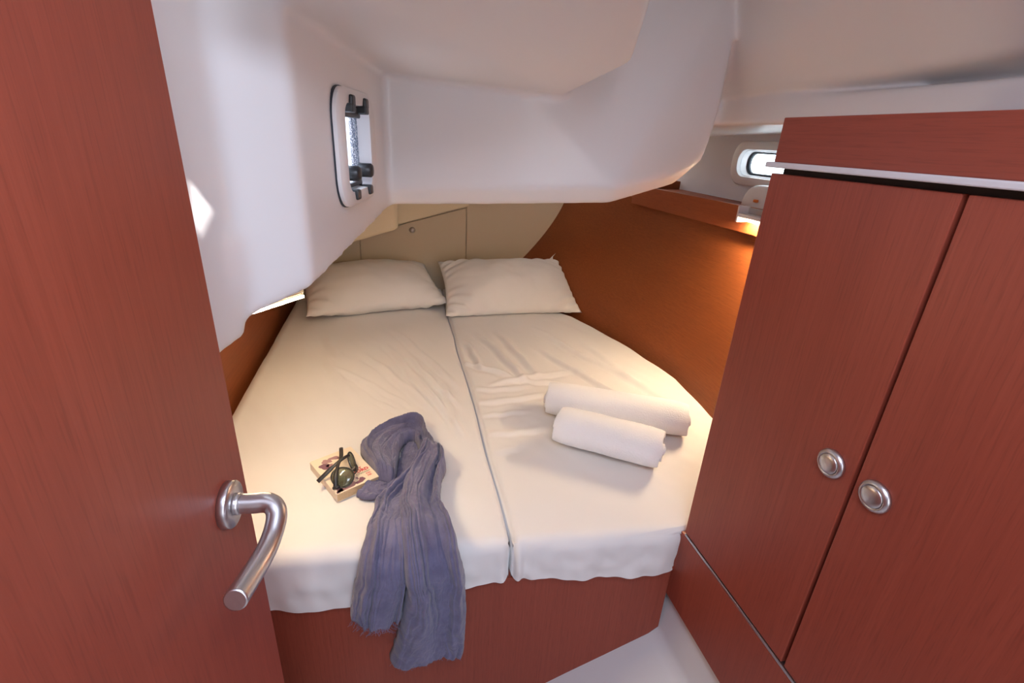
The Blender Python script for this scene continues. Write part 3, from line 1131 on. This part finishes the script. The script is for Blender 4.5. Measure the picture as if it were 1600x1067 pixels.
# ------------------------------------------------------------------ scarf
SC = dict(
    A=([(-0.068, 0.214), (-0.098, 0.286), (-0.121, 0.355), (-0.087, 0.434), (-0.036, 0.474), (0.02, 0.493), (0.056, 0.473), (0.067, 0.402), (0.086, 0.356), (0.104, 0.268), (0.097, 0.222)],
       [(-0.029, 0.199), (-0.021, 0.248), (-0.017, 0.298), (-0.013, 0.339), (-0.002, 0.373), (0.015, 0.392), (0.03, 0.388), (0.037, 0.362), (0.041, 0.324), (0.039, 0.28), (0.03, 0.239)]),
    E=([(-0.061, 0.187), (-0.036, 0.236), (-0.015, 0.319), (-0.004, 0.371), (0.015, 0.403)],
       [(0.006, 0.123), (0.032, 0.181), (0.048, 0.272), (0.053, 0.346), (0.044, 0.388)]),
    D=([(-0.074, 0.23), (-0.055, 0.218), (-0.031, 0.204), (-0.004, 0.197)],
       [(-0.12, 0.163), (-0.096, 0.152), (-0.066, 0.153), (-0.036, 0.167)]),
    B=([(0.048, 0.36), (0.022, 0.275), (-0.023, 0.216), (-0.055, 0.168), (-0.069, 0.135), (-0.078, 0.081), (-0.088, 0.032), (-0.102, -0.008), (-0.116, -0.062), (-0.131, -0.139)],
       [(0.103, 0.35), (0.105, 0.29), (0.092, 0.221), (0.057, 0.149), (0.027, 0.084), (0.011, 0.044), (0.002, 0.006), (-0.001, -0.016), (-0.008, -0.053), (-0.021, -0.154)]),
    C=([(0.067, 0.401), (0.038, 0.308), (0.01, 0.227), (-0.012, 0.131), (-0.018, 0.046), (-0.012, -0.015), (-0.009, -0.072), (-0.021, -0.154), (-0.032, -0.214), (-0.053, -0.292)],
       [(0.094, 0.367), (0.104, 0.261), (0.085, 0.183), (0.078, 0.102), (0.088, 0.062), (0.105, 0.0), (0.118, -0.053), (0.121, -0.144), (0.12, -0.207), (0.118, -0.262)]))
scarf = root('scarf', (0, 0, 0), 'crinkled slate-blue gauze scarf hanging over the berth edge', 'scarf')


def layer(name, key, base, dome, pleat, nple, seed, NS=240, NT=110, wave=1.0, tuck=0.0):
    Lp = np.array([tuple(p)[:2] for p in smooth_path([(a, b, 0) for a, b in SC[key][0]], NS)])
    Rp = np.array([tuple(p)[:2] for p in smooth_path([(a, b, 0) for a, b in SC[key][1]], NS)])
    t = np.linspace(0, 1, NT)
    sv = np.linspace(0, 1, NS)
    P = Lp[:, None, :] * (1 - t)[None, :, None] + Rp[:, None, :] * t[None, :, None]
    T = np.repeat(t[None, :], NS, 0)
    V = np.repeat(sv[:, None], NT, 1)
    warp = vnoise(T * 1.0, V * 1.0, 3.2, seed) * 0.16 + vnoise(T, V * 2, 7.0, seed + 3) * 0.05
    Tw = T + warp
    edge = np.clip(np.minimum(T, 1 - T) / 0.10, 0, 1)
    edge = np.sqrt(1 - (1 - edge) ** 2)
    rg = lambda ft, fv, sd_: 1 - 2.2 * np.abs(vnoise(Tw * ft / 3.0, V * fv / 3.0, 3.0, sd_))
    pl = rg(nple * 0.75, 0.8, seed) - 0.35
    pl2 = rg(nple * 2.4, 2.2, seed + 21) - 0.35
    pl3 = rg(nple * 5.0, 6.5, seed + 33) - 0.35
    amp = 0.6 + 0.7 * np.clip(vnoise(T, V, 2.5, seed + 11) + 0.4, 0, 1)
    H = base * (0.25 + 0.75 * edge) + dome * edge * (0.6 + 0.4 * np.sin(np.pi * T))
    H += (1.5 * pleat * pl + 0.50 * pleat * pl2 + 0.13 * pleat * pl3) * amp * (0.3 + 0.7 * edge)
    H += 0.0014 * vnoise(P[..., 0], P[..., 1], 60, seed + 5) + 0.0010 * vnoise(P[..., 0], P[..., 1], 140, seed + 6)
    H = H * np.clip(V / tuck + 0.02, 0, 1) ** 0.6 if tuck else H
    H = np.maximum(H, 0.0015)
    # ragged sides
    X = P[..., 0] + (0.004 * vnoise(T, V * 4, 3.0, seed + 9) + 0.002 * vnoise(T, V * 14, 3.0, seed + 19)) * wave
    Sg = P[..., 1] + 0.010 * vnoise(T * 2, V * 0.2, 3.0, seed + 15) * np.clip((V - 0.8) / 0.2, 0, 1)
    xo, yo, zo = fold_map(X, Sg, H + np.interp(Sg, [-0.02, 0.14], [0.022, 0.0105]))
    o = grid_mesh(name, xo, yo, zo, 'scarf', scarf)
    md = o.modifiers.new('cloth', 'SOLIDIFY')
    md.thickness = 0.0016
    md.offset = -1
    return xo, yo, zo


layer('tuck', 'D', 0.003, 0.012, 0.008, 3.0, 41.0, 80, 60)
layer('inner_fold', 'E', 0.001, 0.003, 0.004, 3.0, 51.0, 100, 60)
layer('loop', 'A', 0.006, 0.032, 0.020, 4.0, 2.0, tuck=0.04)
eB = layer('short_end', 'B', 0.014, 0.022, 0.016, 4.0, 13.0, tuck=0.07)
eC = layer('long_end', 'C', 0.020, 0.026, 0.018, 4.0, 29.0, tuck=0.08)
# frayed threads at both ends
def fringe(e, n, lo, hi, sd_):
    rnd = random.Random(sd_)
    xo, yo, zo = e
    v, f = [], []
    m = xo.shape[1]
    for k in range(n):
        i = int((0.03 + 0.94 * (k + rnd.random() * .8) / n) * (m - 1))
        p = Vector((xo[-1, i], yo[-1, i], zo[-1, i]))
        ln = rnd.uniform(lo, hi)
        dx = rnd.uniform(-.5, .5)
        pts = [p + Vector((0, 0, 0.003))]
        for q in range(1, 5):
            dx += rnd.uniform(-.7, .7)
            pts.append(pts[-1] + Vector((dx * ln / 5, rnd.uniform(-.3, .1) * ln / 5, -ln / 4)))
        b0 = len(v)
        rr = 0.00045
        for pp in pts:
            v += [pp + Vector((rr, 0, 0)), pp + Vector((-rr * .5, rr * .9, 0)), pp + Vector((-rr * .5, -rr * .9, 0))]
        for q in range(4):
            for c in range(3):
                f.append((b0 + q * 3 + c, b0 + q * 3 + (c + 1) % 3, b0 + q * 3 + 3 + (c + 1) % 3, b0 + q * 3 + 3 + c))
    o = pyd('fringe', v, f, 'scarf', scarf)
    o['kind'] = 'stuff'


fringe(eB, 70, 0.010, 0.022, 1)
fringe(eC, 60, 0.004, 0.010, 2)

# ------------------------------------------------------------------ book
bk = root('book', (0, 0, 0), 'cream paperback lying on the sheet beside the scarf', 'book')
o0 = Vector((-0.1645, 1.0115, 0.0))
e1 = Vector((0.870, 0.493, 0)).normalized()
W_ = 0.114
e2 = Vector((-e1.y, e1.x, 0))
H_ = 0.165
frB = Frame(o0 + Vector((0, 0, 0.6885)), e1, e2, (0, 0, 1))
TK = 0.024
# page block, slightly bowed spine on the far-left side
bm = bmesh.new()
box(bm, 0.001, W_ - .001, 0.001, H_ - .001, 0.0012, TK - .0012, 0.001, 1)
for vv in bm.verts:
    vv.co = frB.p(*vv.co)
frombm('pages', bm, 'paper', bk)


def slab(name, poly, z0, z1, mat, par):
    n = len(poly)
    v = [frB.p(a, b, z0) for a, b in poly] + [frB.p(a, b, z1) for a, b in poly]
    f = [tuple(range(n))[::-1], tuple(range(n, 2 * n))] + [(i, (i + 1) % n, n + (i + 1) % n, n + i) for i in range(n)]
    return pyd(name, v, f, mat, par)


cr = [(a + W_ / 2, b + H_ / 2) for a, b in rrect(W_ / 2, H_ / 2, 0.004, 4)]
cv = slab('cover', cr, TK - .0012, TK, 'cover', bk)
slab('back_cover', cr, 0.0, 0.0012, 'cover', bk)
slab('spine', [(-0.0006, 0.002), (0.001, 0.002), (0.001, H_ - .002), (-0.0006, H_ - .002)], 0.0005, TK - .0005, 'cover', bk)


def blot(name, pts, mat):
    return slab(name, pts, TK + .00005, TK + .0002, mat, cv)


def ell(cx, cy, a, b, rot=0, n=18, w=0.15, sd_=0):
    out = []
    for i in range(n):
        t = 2 * math.pi * i / n
        k = 1 + w * math.sin(3 * t + sd_) + w * .6 * math.sin(5 * t + 2 * sd_)
        x, y = a * k * math.cos(t), b * k * math.sin(t)
        out.append((cx + x * math.cos(rot) - y * math.sin(rot), cy + x * math.sin(rot) + y * math.cos(rot)))
    return out


blot('print', ell(0.022, 0.122, 0.012, 0.014, 0.3, sd_=1), 'print_plum')
blot('print', ell(0.034, 0.139, 0.013, 0.009, -0.4, sd_=2), 'print_mauve')
blot('print', ell(0.056, 0.142, 0.016, 0.007, -0.3, sd_=4), 'print_mauve')
blot('print', ell(0.070, 0.130, 0.010, 0.007, -0.9, sd_=5), 'print_mauve')
blot('print', ell(0.034, 0.119, 0.008, 0.007, 0, sd_=0.5), 'print_mauve')
blot('print', [(0.004, 0.003), (0.010, 0.028), (0.030, 0.034), (0.052, 0.026), (0.058, 0.012), (0.048, 0.004)], 'print_mauve')
blot('print', [(0.002, 0.002), (0.004, 0.010), (0.018, 0.016), (0.022, 0.004)], 'print_plum')
blot('print', [(0.020, 0.032), (0.024, 0.040), (0.046, 0.040), (0.042, 0.031)], 'print_plum')
blot('print', [(0.056, 0.006), (0.052, 0.013), (0.066, 0.017), (0.072, 0.026), (0.079, 0.024), (0.083, 0.013), (0.070, 0.006)], 'print_plum')
blot('print', ell(0.066, 0.027, 0.003, 0.006, 0.2), 'print_mauve')


def letters(txt, u, vv, size, mat, bold=0.0, shear=0.0):
    c = bpy.data.curves.new('lettering', 'FONT')
    c.body = txt
    c.size = size
    c.offset = bold
    c.shear = shear
    c.extrude = 0.0001
    c.resolution_u = 2
    t = bpy.data.objects.new('lettering_source', c)
    COL.objects.link(t)
    dg = bpy.context.evaluated_depsgraph_get()
    me = bpy.data.meshes.new_from_object(t.evaluated_get(dg))
    bpy.data.objects.remove(t)
    for q in me.vertices:
        q.co = frB.p(u + q.co.x, vv + q.co.y, TK + .0002 + q.co.z)
    return link('lettering', me, mat, cv)


letters('NANCY', 0.050, 0.0575, 0.0125, 'print_red', 0.0004)
letters('MITFORD', 0.044, 0.0455, 0.0150, 'print_red', 0.0007)
letters('Chatwan', 0.068, 0.0365, 0.0105, 'print_olive', 0.0001, 0.3)
letters('NA', 0.092, 0.0275, 0.0085, 'print_pink', 0.0004)
letters('NS', 0.092, 0.0185, 0.0085, 'print_pink', 0.0004)

# ------------------------------------------------------------------ sunglasses lying folded on the book
sg = root('sunglasses', (0, 0, 0), 'black sunglasses with round green-grey lenses on the paperback', 'sunglasses')
zt = 0.6885 + TK
sg.location = (0.0015, -0.011, 0)


def lensring(c, ax, ay, bulge, rim_r):
    c, ax, ay = Vector(c), Vector(ax), Vector(ay)
    nn = ax.cross(ay).normalized()
    n = 40
    ring = []
    for i in range(n):
        t = 2 * math.pi * i / n
        k = 1 + 0.05 * math.cos(2 * t + .5) + 0.03 * math.sin(3 * t)
        ring.append((k * math.cos(t), k * math.sin(t)))
    v, f = [], []
    for rr in (1.0, 0.66, 0.33):
        for a, b in ring:
            v.append(c + ax * a * rr + ay * b * rr + nn * bulge * (1 - rr * rr))
    v.append(c + nn * bulge)
    for k in range(2):
        for i in range(n):
            j = (i + 1) % n
            f.append((k * n + i, k * n + j, (k + 1) * n + j, (k + 1) * n + i))
    for i in range(n):
        f.append((2 * n + i, 2 * n + (i + 1) % n, 3 * n))
    o = pyd('lens', v, f, 'lens', sg, True)
    md = o.modifiers.new('glass', 'SOLIDIFY')
    md.thickness = 0.0015
    pts = [c + ax * a + ay * b for a, b in ring]
    pts.append(pts[0])
    tube('rim', pts, rim_r, 'black', sg, seg=8)
    return pts


r1 = lensring((-0.1545, 1.0640, zt + 0.0185), (0.0262, -0.0030, 0.0), (0.002, 0.0195, 0.0170), 0.004, 0.0016)
r2 = lensring((-0.1360, 1.1200, zt + 0.0230), (0.0045, 0.0100, 0.0020), (-0.0085, 0.0150, 0.0195), 0.003, 0.0016)
tube('bridge', smooth_path([(-0.1345, 1.078, zt + .026), (-0.1290, 1.090, zt + .024), (-0.1285, 1.102, zt + .018), (-0.1305, 1.110, zt + .012)], 10), 0.0017, 'nickel', sg, seg=8)
tube('bridge', smooth_path([(-0.1290, 1.072, zt + .016), (-0.1225, 1.090, zt + .014), (-0.1220, 1.106, zt + .014), (-0.1270, 1.118, zt + .016)], 10), 0.0017, 'black', sg, seg=8)
tube('temple', smooth_path([(-0.1705, 1.0430, zt + .006), (-0.1700, 1.060, zt + .024), (-0.1665, 1.090, zt + .036), (-0.1620, 1.125, zt + .036), (-0.1660, 1.168, zt + .034)], 24),
     [0.0052] * 8 + [0.0042] * 10 + [0.0052] * 6, 'black', sg, seg=10, flat=0.5, updir=(0, -0.5, 1))
tube('temple', smooth_path([(-0.1420, 1.128, zt + .038), (-0.1560, 1.112, zt + .040), (-0.1740, 1.098, zt + .033), (-0.1950, 1.084, zt + .020), (-0.2150, 1.072, zt + .006)], 24),
     [0.0044] * 14 + [0.0056] * 10, 'black', sg, seg=10, flat=0.5, updir=(0, -0.5, 1))
tube('end_piece', [(-0.1760, 1.0445, zt + .003), (-0.1690, 1.0425, zt + .0055), (-0.1600, 1.0450, zt + .007)], 0.0042, 'black', sg, seg=8)

# ------------------------------------------------------------------ LED strip under the side moulding
ll = root('led_strip', (0, 0, 0), 'slim lit LED strip under the white side moulding beside the left pillow', 'light')
p0, p1 = Vector((-0.332, 0.893, 0)), Vector((-0.2025, 1.063, 0))
eu = (p1 - p0)
LL = eu.length
eu.normalize()
frS = Frame((p0.x, p0.y, 1.198), eu, (0, 0, 1), (eu.y, -eu.x, 0))
fbox('housing', frS, 0, LL, 0.0095, 0.022, -0.012, 0.012, 'ivory', ll, .001)
fbox('reveal', frS, 0, LL, 0.0045, 0.010, -0.010, 0.009, 'seam', ll, .0005)
fbox('lens', frS, 0, LL, 0.0, 0.005, -0.010, 0.012, 'led_warm', ll, .001)

# ------------------------------------------------------------------ unseen round lamp under the cockpit sole, added to warm the pillows
dl = root('added_fill_lamp', (0, 0, 0), 'unseen round lamp added under the white side moulding to warm the pillows', 'light')
frP = Frame((-0.30, 1.62, 1.2595), (1, 0, 0), (0, -1, 0), (0, 0, -1))
lathe('bezel', frP, [(0.036, 0.0), (0.036, 0.006), (0.030, 0.009), (0.027, 0.006)], 'alu', dl, seg=32)
lathe('lens', frP, [(0.0265, 0.001), (0.0265, 0.006), (0.001, 0.007)], emit('added_fill_lamp_lens', (1.0, 0.74, 0.42), 165.0), dl, seg=32)
